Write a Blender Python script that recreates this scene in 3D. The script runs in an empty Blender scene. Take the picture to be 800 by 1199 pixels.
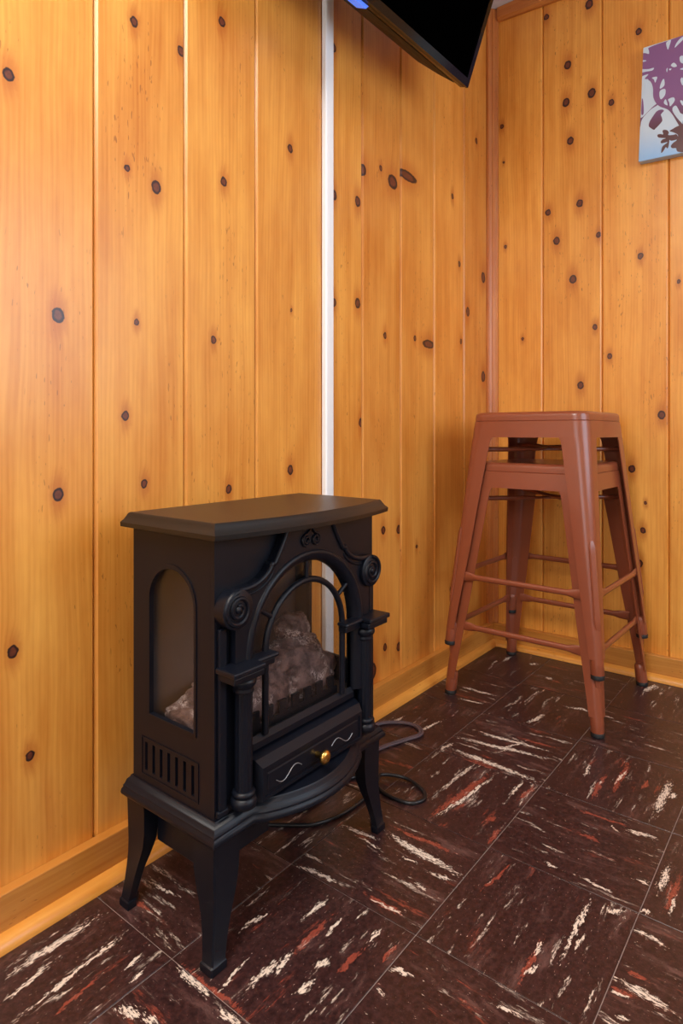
import bpy, bmesh, math, random
from mathutils import Vector, Matrix
from mathutils.geometry import tessellate_polygon

# ------------------------------------------------------------------ camera, world, light, exposure
F, YAW, CAMH, HORY, CX, CY = 738.4, math.radians(38.17), 0.682, 506.3, 0.89, -1.92
scene = bpy.context.scene
COL = scene.collection
cam_d = bpy.data.cameras.new('camera')
cam = bpy.data.objects.new('camera', cam_d); COL.objects.link(cam)
cam.location = (CX, CY, CAMH)
cam.rotation_euler = (math.pi/2, 0, YAW)
cam_d.sensor_fit = 'HORIZONTAL'; cam_d.sensor_width = 36
cam_d.lens = 36*F/800
cam_d.shift_y = -(599.5-HORY)/800
cam_d.clip_start = 0.02
scene.camera = cam

world = bpy.data.worlds.new('world'); scene.world = world; world.use_nodes = True
wb = world.node_tree.nodes['Background']
wb.inputs[0].default_value = (0.75, 0.86, 1, 1); wb.inputs[1].default_value = 0.6

RX, RY, RZ = 2.0, -4.1, 1.998            # room extents (x 0..RX, y RY..0, z 0..RZ)

def area(name, loc, rot, sx, sy, power, col):
    d = bpy.data.lights.new(name, 'AREA'); d.shape = 'RECTANGLE'; d.size = sx; d.size_y = sy
    d.energy = power; d.color = col
    o = bpy.data.objects.new(name, d); COL.objects.link(o); o.location = loc; o.rotation_euler = rot
    return o
# daylight through the window in the wall right of the camera, and through the one behind it
area('daylight_side', (RX+0.02, -0.75, 1.27), (0, math.radians(90), 0), 0.96, 1.2, 9.5, (0.70, 0.84, 1.0))
area('daylight_rear', (1.1, RY-0.02, 1.25), (math.radians(90), 0, 0), 1.3, 1.2, 9, (0.93, 0.96, 1.0))

scene.view_settings.view_transform = 'Standard'
scene.view_settings.look = 'None'
scene.view_settings.gamma = 1
scene.view_settings.use_curve_mapping = False
scene.view_settings.exposure = 0.84

# ------------------------------------------------------------------ pixel helpers (a pixel is only a direction)
S_, C_ = math.sin(YAW), math.cos(YAW)
def ray(u, v):
    a = (u-400)/F; b = -(v-HORY)/F
    return Vector((-S_+C_*a, C_+S_*a, b))
CAM = Vector((CX, CY, CAMH))
def atX(u, v, X): r = ray(u, v); return CAM+r*((X-CX)/r.x)
def atY(u, v, Y): r = ray(u, v); return CAM+r*((Y-CY)/r.y)
def atZ(u, v, Z): r = ray(u, v); return CAM+r*((Z-CAMH)/r.z)
def depth(p): return -S_*(p.x-CX)+C_*(p.y-CY)

# ------------------------------------------------------------------ object helpers
def obj(name, bm, mat, parent=None, smooth=False, loc=None):
    me = bpy.data.meshes.new(name)
    bmesh.ops.recalc_face_normals(bm, faces=bm.faces[:])
    bm.to_mesh(me); bm.free()
    if mat: me.materials.append(mat)
    if smooth:
        for p in me.polygons: p.use_smooth = True
        me.set_sharp_from_angle(angle=math.radians(smooth if smooth is not True else 40))
    o = bpy.data.objects.new(name, me); COL.objects.link(o)
    if parent: o.parent = parent
    if loc: o.location = loc
    return o
def thing(name, label, cat, loc=(0, 0, 0), rotz=0, group=None):
    o = bpy.data.objects.new(name, None); COL.objects.link(o)
    o.empty_display_size = 0.05
    o.location = loc; o.rotation_euler = (0, 0, rotz)
    o['label'] = label; o['category'] = cat
    if group: o['group'] = group
    return o
def struct(o): o['kind'] = 'structure'; return o

def box(bm, x0, x1, y0, y1, z0, z1, bev=0):
    r = bmesh.ops.create_cube(bm, size=1)
    vs = r['verts']
    for v in vs:
        v.co = Vector((x0 if v.co.x < 0 else x1, y0 if v.co.y < 0 else y1, z0 if v.co.z < 0 else z1))
    if bev:
        es = list({e for v in vs for e in v.link_edges})
        bmesh.ops.bevel(bm, geom=es, offset=bev, segments=2, affect='EDGES', profile=0.5)
    return bm
def new(): return bmesh.new()

def loft(bm, rings, closed=True, cap=True):
    """rings: lists of points with equal counts"""
    vr = [[bm.verts.new(p) for p in r] for r in rings]
    n = len(vr[0])
    for a, b in zip(vr, vr[1:]):
        for i in range(n if closed else n-1):
            j = (i+1) % n
            bm.faces.new((a[i], a[j], b[j], b[i]))
    if cap and closed:
        bm.faces.new(vr[0]); bm.faces.new(vr[-1])
    return vr
def plate(bm, outer, holes, fn, t0, t1):
    """flat plate with holes; fn(a, b, t) maps plane coords to 3D; front at t1, back at t0"""
    loops = [outer]+list(holes)
    flat = [p for l in loops for p in l]
    tris = tessellate_polygon([[Vector((p[0], p[1], 0)) for p in l] for l in loops])
    A = [bm.verts.new(fn(p[0], p[1], t0)) for p in flat]
    B = [bm.verts.new(fn(p[0], p[1], t1)) for p in flat]
    for t in tris:
        try:
            bm.faces.new([A[i] for i in t]); bm.faces.new([B[i] for i in reversed(t)])
        except ValueError: pass
    k = 0
    for l in loops:
        n = len(l)
        for i in range(n):
            j = (i+1) % n
            bm.faces.new((A[k+i], A[k+j], B[k+j], B[k+i]))
        k += n
    return bm
def tube(bm, pts, rad, n=8, closed=False, up=None, flat=None):
    """round (or flattened) tube along points; rad number or list"""
    pts = [Vector(p) for p in pts]; m = len(pts)
    rings = []; prev = None
    for i, p in enumerate(pts):
        if closed: t = pts[(i+1) % m]-pts[i-1]
        else: t = pts[min(i+1, m-1)]-pts[max(i-1, 0)]
        t.normalize()
        if prev is None:
            a = Vector(up) if up else (Vector((0, 0, 1)) if abs(t.z) < .9 else Vector((1, 0, 0)))
        else: a = prev
        a = (a-t*a.dot(t)).normalized(); b = t.cross(a); prev = a
        r = rad[i] if isinstance(rad, (list, tuple)) else rad
        ra, rb = r if isinstance(r, (list, tuple)) else (r, r)
        rings.append([p+a*(ra*math.cos(2*math.pi*k/n))+b*(rb*math.sin(2*math.pi*k/n)) for k in range(n)])
    if closed:
        vr = [[bm.verts.new(q) for q in r] for r in rings]
        for i in range(m):
            a, b = vr[i], vr[(i+1) % m]
            for k in range(n):
                bm.faces.new((a[k], a[(k+1) % n], b[(k+1) % n], b[k]))
    else: loft(bm, rings)
    return bm
def catmull(pts, k=8):
    pts = [Vector(p) for p in pts]; P = [pts[0]]+pts+[pts[-1]]; out = []
    for i in range(1, len(P)-2):
        a, b, c, d = P[i-1:i+3]
        for j in range(k):
            t = j/k
            out.append(0.5*((2*b)+(c-a)*t+(2*a-5*b+4*c-d)*t*t+(3*b-3*c+d-a)*t**3))
    out.append(pts[-1]); return out
def lathe(bm, prof, cx, cy, n=20, axis='z'):
    rings = []
    for r, z in prof:
        ring = []
        for k in range(n):
            a = 2*math.pi*k/n
            if axis == 'z': ring.append((cx+r*math.cos(a), cy+r*math.sin(a), z))
            else: ring.append((z, cx+r*math.cos(a), cy+r*math.sin(a)))     # axis x: (cx,cy) = (y,z)
        rings.append(ring)
    loft(bm, rings); return bm

# ------------------------------------------------------------------ material helpers
def srgb(r, g, b):
    f = lambda c: (c/255/12.92) if c/255 <= .04045 else ((c/255+.055)/1.055)**2.4
    return (f(r), f(g), f(b), 1)
class NT:
    def __init__(s, nt): s.nt = nt
    def n(s, t, **kw):
        o = s.nt.nodes.new(t)
        for k, v in kw.items(): setattr(o, k, v)
        return o
    def put(s, sock, v):
        if hasattr(v, 'is_output') or isinstance(v, bpy.types.NodeSocket): s.nt.links.new(v, sock)
        else:
            try: sock.default_value = v
            except Exception: sock.default_value = v[:3]
    def m(s, op, a, b=0.0, c=None, clamp=False):
        o = s.n('ShaderNodeMath', operation=op, use_clamp=clamp)
        s.put(o.inputs[0], a); s.put(o.inputs[1], b)
        if c is not None: s.put(o.inputs[2], c)
        return o.outputs[0]
    def v(s, op, a, b=None, out=0):
        o = s.n('ShaderNodeVectorMath', operation=op)
        s.put(o.inputs[0], a)
        if b is not None: s.put(o.inputs['Scale' if op == 'SCALE' else 1], b)
        return o.outputs[out]
    def ramp(s, x, a, b, c=0.0, d=1.0, smooth=True):
        o = s.n('ShaderNodeMapRange', interpolation_type='SMOOTHSTEP' if smooth else 'LINEAR', clamp=True)
        for i, q in enumerate((x, a, b, c, d)): s.put(o.inputs[i], q)
        return o.outputs[0]
    def mix(s, f, a, b, mode='MIX'):
        o = s.n('ShaderNodeMix', data_type='RGBA', blend_type=mode)
        s.put(o.inputs[0], f); s.put(o.inputs[6], a); s.put(o.inputs[7], b)
        return o.outputs[2]
    def noise(s, vec, scale, detail=3, rough=.5, dist=0, col=False):
        o = s.n('ShaderNodeTexNoise'); s.put(o.inputs['Vector'], vec)
        o.inputs['Scale'].default_value = scale; o.inputs['Detail'].default_value = detail
        o.inputs['Roughness'].default_value = rough; o.inputs['Distortion'].default_value = dist
        return o.outputs[1 if col else 0]
    def xyz(s, x, y, z):
        o = s.n('ShaderNodeCombineXYZ')
        for i, q in enumerate((x, y, z)): s.put(o.inputs[i], q)
        return o.outputs[0]
    def sep(s, v):
        o = s.n('ShaderNodeSeparateXYZ'); s.put(o.inputs[0], v); return o.outputs
    def bump(s, h, strength, dist=.001):
        o = s.n('ShaderNodeBump'); o.inputs['Strength'].default_value = strength; o.inputs['Distance'].default_value = dist
        s.put(o.inputs['Height'], h); return o.outputs[0]
def mat(name):
    m = bpy.data.materials.new(name); m.use_nodes = True
    nt = NT(m.node_tree); return m, nt, m.node_tree.nodes['Principled BSDF']
def plain(name, col, rough=.5, metal=0, spec=.5, coat=0, nscale=0, namt=.15, bump=0, bscale=400, bdist=.0005):
    m, t, p = mat(name)
    p.inputs['Roughness'].default_value = rough; p.inputs['Metallic'].default_value = metal
    p.inputs['Specular IOR Level'].default_value = spec; p.inputs['Coat Weight'].default_value = coat
    p.inputs['Coat Roughness'].default_value = .15
    p.inputs['Base Color'].default_value = col
    tc = t.n('ShaderNodeTexCoord').outputs['Object']
    if nscale:
        f = t.noise(tc, nscale, 4)
        dark = tuple(c*(1-namt) for c in col[:3])+(1,); lite = tuple(min(1, c*(1+namt)) for c in col[:3])+(1,)
        t.put(p.inputs['Base Color'], t.mix(f, dark, lite))
    if bump: t.put(p.inputs['Normal'], t.bump(t.noise(tc, bscale, 2), bump, bdist))
    return m

# -- knotty pine
kg = bpy.data.node_groups.new('knot', 'ShaderNodeTree')
for nm, ty in (('P', 'NodeSocketVector'), ('C', 'NodeSocketVector'), ('R', 'NodeSocketFloat'), ('S', 'NodeSocketVector')):
    kg.interface.new_socket(nm, in_out='INPUT', socket_type=ty)
for nm in ('core', 'ring', 'halo'): kg.interface.new_socket(nm, in_out='OUTPUT', socket_type='NodeSocketFloat')
t = NT(kg); gi = t.n('NodeGroupInput'); go = t.n('NodeGroupOutput')
d = t.v('SUBTRACT', gi.outputs[0], gi.outputs[1])
d = t.v('MULTIPLY', d, gi.outputs[3])
r = t.m('DIVIDE', t.v('LENGTH', d, out=1), gi.outputs[2])
t.put(go.inputs[0], t.ramp(r, 1.0, .8))
t.put(go.inputs[1], t.m('MULTIPLY', t.ramp(r, 1.02, .85), t.ramp(r, .45, .72)))
d2 = t.v('MULTIPLY', d, (1, .5, 1))
r2 = t.m('DIVIDE', t.v('LENGTH', d2, out=1), gi.outputs[2])
t.put(go.inputs[2], t.m('POWER', t.ramp(r2, 2.6, .5), 1.5))

def wood(name, axis, knots=(), tone=0.0, seed=0.0, red=0.0, flecks=.55):
    """axis: 'x','y','z' = which object axis runs ACROSS the board; grain runs along the other; knots = (u, v, r)"""
    m, t, p = mat(name)
    o = t.sep(t.n('ShaderNodeTexCoord').outputs['Object'])
    u = {'y': o[1], 'x': o[0], 'z': o[2]}[axis]
    v = {'y': o[2], 'x': o[2], 'z': t.m('ADD', o[0], o[1])}[axis]
    P = t.xyz(u, v, 0.0)
    # slight wobble so knots are not perfect ovals
    wob = t.v('SCALE', t.v('SUBTRACT', t.noise(t.v('ADD', P, (seed, 0, 0)), 90, 2, col=True), (.5, .5, .5)), .006)
    Pw = t.v('ADD', P, t.v('MULTIPLY', wob, (1, 1, 0)))
    core = ring = halo = None
    for (a, b, r, sc) in knots:
        g = t.n('ShaderNodeGroup', node_tree=kg)
        t.put(g.inputs[0], Pw); g.inputs[1].default_value = (a, b, 0); g.inputs[2].default_value = r; g.inputs[3].default_value = sc
        if core is None: core, ring, halo = g.outputs
        else:
            core = t.m('MAXIMUM', core, g.outputs[0]); ring = t.m('MAXIMUM', ring, g.outputs[1]); halo = t.m('MAXIMUM', halo, g.outputs[2])
    low = t.noise(t.xyz(t.m('MULTIPLY', u, 6), t.m('MULTIPLY', v, .9), seed), 1.0, 3, .55)
    uw = t.m('ADD', u, t.m('MULTIPLY', low, .05))
    if halo is not None: uw = t.m('ADD', uw, t.m('MULTIPLY', halo, .006))
    band = t.m('MULTIPLY_ADD', t.m('SINE', t.m('MULTIPLY', uw, 760)), .5, .5)
    fine = t.noise(t.xyz(t.m('MULTIPLY', uw, 300), t.m('MULTIPLY', v, 7), seed), 1.0, 4, .65)
    streak = t.noise(t.xyz(t.m('MULTIPLY', uw, 60), t.m('MULTIPLY', v, 1.6), seed+5), 1.0, 3, .6)
    patch = t.noise(t.xyz(t.m('MULTIPLY', u, 11), t.m('MULTIPLY', v, 3.4), seed+7), 1.0, 4, .6)
    g = t.m('ADD', t.m('ADD', t.m('MULTIPLY', band, .07), t.m('MULTIPLY', streak, .55)), t.m('ADD', t.m('MULTIPLY', fine, .32), t.m('MULTIPLY', patch, .75)))
    g = t.ramp(g, .50, 1.18, smooth=False)
    k = 1+tone
    c1 = srgb(min(255, 240*k), min(255, (175-red*24)*k), (82-red*8)*k)
    c2 = srgb(192*k, (109-red*20)*k, 24*k)
    c = t.mix(g, c1, c2)
    # small resin flecks and pores
    fl = t.noise(t.xyz(t.m('MULTIPLY', u, 300), t.m('MULTIPLY', v, 60), seed+3), 1.0, 1)
    clump = t.noise(t.xyz(t.m('MULTIPLY', u, 16), t.m('MULTIPLY', v, 3), seed+11), 1.0, 2)
    fm = t.m('MULTIPLY', t.ramp(fl, .68, .74), t.m('MULTIPLY', t.ramp(clump, .50, .60), flecks))
    c = t.mix(fm, c, srgb(112, 52, 16))
    if core is not None:
        c = t.mix(t.m('MULTIPLY', halo, .6), c, srgb(176, 88, 22))
        kc = t.mix(t.noise(P, 160, 3), srgb(70, 28, 18), srgb(132, 66, 36))
        c = t.mix(core, c, kc)
        c = t.mix(ring, c, srgb(44, 18, 16))
    t.put(p.inputs['Base Color'], c)
    p.inputs['Roughness'].default_value = .38
    p.inputs['Specular IOR Level'].default_value = .5
    p.inputs['Coat Weight'].default_value = .35; p.inputs['Coat Roughness'].default_value = .27
    ripple = t.noise(t.xyz(t.m('MULTIPLY', u, 40), t.m('MULTIPLY', v, 14), seed), 1.0, 3, .6)
    t.put(p.inputs['Normal'], t.bump(t.m('ADD', t.m('MULTIPLY', fine, .5), t.m('MULTIPLY', ripple, 1.6)), .16, .0012))
    return m

# -- streaked floor tile
sg = bpy.data.node_groups.new('streak', 'ShaderNodeTree')
for nm, ty in (('P', 'NodeSocketVector'), ('C', 'NodeSocketVector'), ('InvSize', 'NodeSocketVector'), ('A', 'NodeSocketFloat')):
    sg.interface.new_socket(nm, in_out='INPUT', socket_type=ty)
sg.interface.new_socket('mask', in_out='OUTPUT', socket_type='NodeSocketFloat')
t = NT(sg); gi = t.n('NodeGroupInput'); go = t.n('NodeGroupOutput')
d = t.v('SUBTRACT', gi.outputs[0], gi.outputs[1])
vr = t.n('ShaderNodeVectorRotate', rotation_type='Z_AXIS'); t.put(vr.inputs['Vector'], d); t.put(vr.inputs['Angle'], gi.outputs[3])
d = t.v('MULTIPLY', vr.outputs[0], gi.outputs[2])
t.put(go.inputs[0], t.ramp(t.v('LENGTH', d, out=1), 1.25, .2))

def tile_mat(name, streaks=(), seed=0.0, amount=0.0, rand=False):
    """local x runs along the streaks; streaks = (cx, cy, angle, half_len, half_width, 'w'|'r')"""
    m, t, p = mat(name)
    P = t.n('ShaderNodeTexCoord').outputs['Object']
    if rand:
        rn = t.n('ShaderNodeObjectInfo').outputs['Random']
        off = t.xyz(t.m('MULTIPLY', rn, 31), t.m('MULTIPLY', rn, 17), t.m('MULTIPLY', rn, 53))
    else: off = t.xyz(seed*3.1, seed*1.7, seed)
    Q = t.v('ADD', P, off)
    warp = t.v('SUBTRACT', t.noise(Q, 30, 5, .68, col=True), (.5, .5, .5))
    Pw = t.v('ADD', P, t.v('MULTIPLY', warp, (.045, .022, 0)))
    brk = t.noise(t.v('MULTIPLY', Q, (120, 400, 60)), 1.0, 5, .72)
    white = red = None
    for (a, b, ang, L, W, k) in streaks:
        g = t.n('ShaderNodeGroup', node_tree=sg)
        t.put(g.inputs[0], Pw); g.inputs[1].default_value = (a, b, 0); g.inputs[2].default_value = (1/L, 1/W, 0); g.inputs[3].default_value = ang
        if k == 'w': white = g.outputs[0] if white is None else t.m('MAXIMUM', white, g.outputs[0])
        else: red = g.outputs[0] if red is None else t.m('MAXIMUM', red, g.outputs[0])
    # generic streaks
    s1 = t.noise(t.v('MULTIPLY', t.v('ADD', Q, t.v('MULTIPLY', warp, (.02, .012, 0))), (11, 75, 1)), 1.0, 5, .68)
    s2 = t.noise(t.v('MULTIPLY', t.v('ADD', Q, (5, 9, 2)), (9, 52, 1)), 1.0, 5, .66)
    pa = t.noise(Q, 7, 2)
    gw = t.m('MULTIPLY', t.ramp(s1, .575-amount, .65-amount), t.m('MULTIPLY', t.ramp(pa, .40, .56), t.ramp(brk, .40, .60)))
    gr = t.m('MULTIPLY', t.ramp(s2, .58-amount, .66-amount), t.m('MULTIPLY', t.ramp(pa, .60, .46), t.ramp(brk, .35, .6)))
    rag = t.m('MULTIPLY', t.m('SUBTRACT', brk, .5), 3.6)
    W = gw if white is None else t.m('MAXIMUM', gw, t.ramp(t.m('ADD', t.m('MULTIPLY', white, .8), rag), .50, .72))
    R = gr if red is None else t.m('MAXIMUM', gr, t.ramp(t.m('ADD', red, rag), .45, .85))
    mott = t.noise(Q, 130, 5, .7)
    base = t.mix(t.ramp(mott, .3, .75), srgb(38, 21, 21), srgb(72, 44, 43))
    smear = t.noise(t.v('MULTIPLY', t.v('ADD', Q, t.v('MULTIPLY', warp, (.03, .02, 0))), (7, 34, 1)), 1.0, 6, .72)
    base = t.mix(t.m('MULTIPLY', t.ramp(smear, .52, .72), .45), base, srgb(134, 98, 92))
    spk = t.ramp(t.noise(t.v('ADD', Q, (3, 3, 3)), 620, 2), .68, .78)
    base = t.mix(t.m('MULTIPLY', spk, .35), base, srgb(140, 100, 95))
    c = t.mix(t.m('MULTIPLY', R, .85), base, srgb(150, 72, 56))
    c = t.mix(W, c, t.mix(mott, srgb(198, 176, 160), srgb(244, 232, 216)))
    t.put(p.inputs['Base Color'], c)
    t.put(p.inputs['Roughness'], t.m('MULTIPLY_ADD', mott, .16, .24))
    p.inputs['Specular IOR Level'].default_value = .5
    t.put(p.inputs['Normal'], t.bump(t.m('ADD', t.noise(Q, 300, 3), t.m('MULTIPLY', t.noise(Q, 18, 2), 1.5)), .10, .001))
    return m

M = {}
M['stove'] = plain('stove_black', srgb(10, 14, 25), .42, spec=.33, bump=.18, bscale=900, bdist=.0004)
M['stove_top'] = plain('stove_top_black', srgb(20, 19, 20), .36, spec=.5, bump=.25, bscale=1300, bdist=.0003)
M['stove_in'] = plain('stove_interior', srgb(90, 82, 84), .5, nscale=30, namt=.2)
M['brass'] = plain('brass', srgb(214, 170, 92), .25, metal=1)
M['silver'] = plain('silver_paint', srgb(150, 152, 158), .4, metal=.6)
M['copper'] = plain('copper_paint', srgb(140, 73, 48), .32, spec=.5, coat=.25, nscale=40, namt=.05)
M['rubber'] = plain('black_rubber', srgb(20, 20, 22), .6)
M['cord_black'] = plain('cord_black', srgb(22, 22, 26), .4)
M['cord_grey'] = plain('cord_grey', srgb(92, 76, 82), .45)
M['white'] = plain('white_plastic', srgb(242, 246, 250), .35)
M['ceiling'] = plain('ceiling_white', srgb(214, 214, 212), .8, nscale=60, namt=.04)
M['plaster'] = plain('painted_wall', srgb(216, 205, 188), .7, nscale=40, namt=.04)
M['tv'] = plain('tv_gloss_black', srgb(5, 5, 6), .14, spec=.3)
M['tv_back'] = plain('tv_matt_black', srgb(12, 12, 13), .5)
M['screen'] = plain('tv_screen', srgb(1, 1, 1), .5, spec=.0)
M['subfloor'] = plain('tile_joint', srgb(160, 146, 142), .6)
M['steel'] = plain('mount_steel', srgb(40, 40, 42), .4, metal=.5)
# clear glass
m, t, p = mat('pane_glass')
fc = t.n('ShaderNodeLayerWeight').outputs['Facing']
tr = t.n('ShaderNodeBsdfTransparent'); tr.inputs[0].default_value = (.90, .89, .88, 1)
gl = t.n('ShaderNodeBsdfGlossy'); gl.inputs['Roughness'].default_value = .33
mx = t.n('ShaderNodeMixShader')
t.put(mx.inputs[0], t.m('MULTIPLY_ADD', t.m('POWER', fc, 5.0), .9, .045)); t.put(mx.inputs[1], tr.outputs[0]); t.put(mx.inputs[2], gl.outputs[0])
t.put(m.node_tree.nodes['Material Output'].inputs[0], mx.outputs[0]); M['glass'] = m
# imitation coal / log resin
m, t, p = mat('resin_log')
P = t.n('ShaderNodeTexCoord').outputs['Object']
n1 = t.noise(P, 45, 6, .7); n2 = t.noise(t.v('ADD', P, (4, 2, 1)), 130, 5, .7, .6)
c = t.mix(t.ramp(n1, .35, .65), srgb(74, 54, 54), srgb(140, 112, 108))
vein = t.ramp(t.m('ABSOLUTE', t.m('SUBTRACT', n2, .5)), .05, .01)
vein = t.m('MULTIPLY', vein, t.ramp(t.noise(P, 28, 2), .48, .6))
c = t.mix(t.m('MULTIPLY', vein, .95), c, srgb(232, 215, 212))
t.put(p.inputs['Base Color'], c); p.inputs['Roughness'].default_value = .55
t.put(p.inputs['Normal'], t.bump(n2, .8, .003)); M['log'] = m

# ------------------------------------------------------------------ the setting
rng = random.Random(4)
def px_knots_left(L):
    out = []
    for (u, v, r, *sp) in L:
        q = atX(u, v, 0); out.append((q.y, q.z, r*.78*depth(q)/F, sp[0] if sp else (1, .82, 1)))
    return out
def px_knots_back(L):
    out = []
    for (u, v, r) in L:
        q = atY(u, v, 0); out.append((q.x, q.z, r*.74*depth(q)/F, (1, .82, 1)))
    return out
def edge_y(px): return atX(px, 500, 0).y
def edge_x(px): return atY(px, 500, 0).x
PT, BV = .018, .0045          # board thickness, bevel
def board(bm, side, a, b, z0, z1):
    g = .0004; a += g; b -= g
    prof = [(a, -PT), (a, -BV), (a+BV, 0), (b-BV, 0), (b, -BV), (b, -PT)]
    if side == 'left': ring = lambda z: [(d, y, z) for y, d in prof]
    else: ring = lambda z: [(x, -d, z) for x, d in prof]
    loft(bm, [ring(z0), ring(z1)])
wl = struct(obj('wall_left', box(new(), -.05, -PT-.001, RY, 0.05, 0, RZ+.05), M['rubber']))
wl['label'] = 'knotty pine board wall behind the black stove'
wb_ = struct(obj('wall_back', box(new(), -PT, RX, PT+.001, .05, 0, RZ+.05), M['rubber']))
wb_['label'] = 'knotty pine board wall behind the stacked stools'

left_edges = [-1.535-.045]+[edge_y(p) for p in (111.5, 217, 300, 377.5, 424.5, 469.5, 508.5, 543.5)]+[0.0]
left_knots = [
 [(10,87,9.5),(68,369,10),(68,579,9),(15,763,8.5),(35,885,7.5)],
 [(157,26,7),(212,60,7),(149,197,5),(183,220,9),(160,377,4.5),(147,487,6.5),(169,566,6)],
 [(260,26,6.5),(262,213,6.5),(250,398,5.5),(268,573,6)],
 [(340,174,6),(340,550,6.5),(341,363,2.5)],
 [(391,56,6),(391,228,7),(419,236,7),(391,354,6),(419,355,7),(423,495,6)],
 [(424,198,8,(.7,.8,1)),(446,197,4),(460,213,8,(.6,.7,1)),(451,393,4.5),(449,621,5.5),(467,620,6),(451,758,5),(436,786,11),(467,757,6)],
 [(477,206,8,(.28,1.0,1)),(502,403,6,(.33,.9,1)),(486,396,4),(488,640,3)],
 [(530,230,4),(538,309,4),(540,400,3.5),(528,690,4)],
 [(548,365,6),(566,325,7),(566,441,7),(558,165,4),(556,560,5)]]
tones = [.01, .0, .0, .0, .01, -.02, -.01, .02, -.02]
for i in range(len(left_edges)-1):
    bm = new(); board(bm, 'left', left_edges[i], left_edges[i+1], .001, RZ+.045)
    obj('plank', bm, wood('pine_left_%d' % i, 'y', px_knots_left(left_knots[i]), tones[i], 3.7*i, red=.15 if i > 4 else 0), wl)
# boards beyond the frame, behind the camera
shared = [wood('pine_plain_%d' % k, a, [], 0, 50+k) for k, a in enumerate('yyxx')]
y = left_edges[0]; k = 0
while y > RY+.01:
    w = rng.choice((.14, .165, .185)); y1 = max(RY, y-w)
    bm = new(); board(bm, 'left', y1, y, .001, RZ+.045); obj('plank', bm, shared[k % 2], wl); y = y1; k += 1
back_edges = [0.0]+[edge_x(p) for p in (635.5, 705, 783)]+[edge_x(783)+.165]
back_knots = [
 [(588,148,3.5),(612,397,2.5),(592,289,2.5),(590,190,2)],
 [(690,5,6.5),(665,76,6),(693,109,6.5),(663,120,6),(668,165,5.5),(679,238,5.5),(652,282,5.5),(671,327,6),(642,249,4.5),(697,383,4),(680,451,5.5),(640,20,4.5),(701,275,4)],
 [(748,37,5),(716,120,4.5),(750,300,4.5),(714,417,4),(775,486,6),(740,549,5.5),(756,589,2.5),(753,621,4.5),(749,660,5.5)],
 [(795,330,3)]]
btones = [.05, .03, .07, .07]
for i in range(len(back_edges)-1):
    bm = new(); board(bm, 'back', back_edges[i], back_edges[i+1], .001, RZ+.045)
    obj('plank', bm, wood('pine_back_%d' % i, 'x', px_knots_back(back_knots[i]), btones[i], 91+2.3*i), wb_)
x = back_edges[-1]; k = 0
while x < RX-.01:
    w = rng.choice((.14, .165, .185)); x1 = min(RX, x+w)
    bm = new(); board(bm, 'back', x, x1, .001, RZ+.045); obj('plank', bm, shared[2+k % 2], wb_); x = x1; k += 1

# unseen walls with the windows that light the room, ceiling
def wall_with_window(name, outer, hole, fn, t0, t1):
    bm = new(); plate(bm, outer, [hole], fn, t0, t1); return struct(obj(name, bm, M['plaster']))
r4 = lambda a0, a1, b0, b1: [(a0, b0), (a1, b0), (a1, b1), (a0, b1)]
wall_with_window('wall_right', r4(RY, 0, 0, RZ), r4(-1.38, -.12, .77, 1.77), lambda a, b, t: (t, a, b), RX, RX+.08)
wall_with_window('wall_front', r4(0, RX, 0, RZ), r4(.4, 1.8, .6, 1.9), lambda a, b, t: (a, t, b), RY-.08, RY)
def window(name, a0, a1, b0, b1, fn, t):
    bm = new(); w = .05
    plate(bm, r4(a0, a1, b0, b1), [r4(a0+w, (a0+a1)/2-.02, b0+w, b1-w), r4((a0+a1)/2+.02, a1-w, b0+w, b1-w)], fn, t, t+.04)
    o = struct(obj(name, bm, M['white'])); return o
window('window_1', -1.38, -.12, .77, 1.77, lambda a, b, t: (t, a, b), RX+.03)
window('window_2', .4, 1.8, .6, 1.9, lambda a, b, t: (a, t, b), RY-.075)
struct(obj('ceiling', box(new(), -.05, RX+.08, RY-.08, .05, RZ+.051, RZ+.1), M['ceiling']))
# added glowing panel, stands in for flash bounced off the ceiling
cl = thing('bounce_flash_panel', 'added glowing panel out of frame, imitating flash bounced off the ceiling', 'light helper', (.62, -2.3, RZ+.05))
bm = new(); box(bm, -.34, .34, -.64, .64, -.03, 0, .004); obj('bounce_panel_frame', bm, M['white'], cl)
m, t, p = mat('bounce_panel_glow'); p.inputs['Base Color'].default_value = (.9, .88, .84, 1)
p.inputs['Emission Color'].default_value = (1, .95, .87, 1); p.inputs['Emission Strength'].default_value = 9
bm = new(); box(bm, -.31, .31, -.61, .61, -.055, -.0305, .01); obj('bounce_glow', bm, m, cl)

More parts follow.
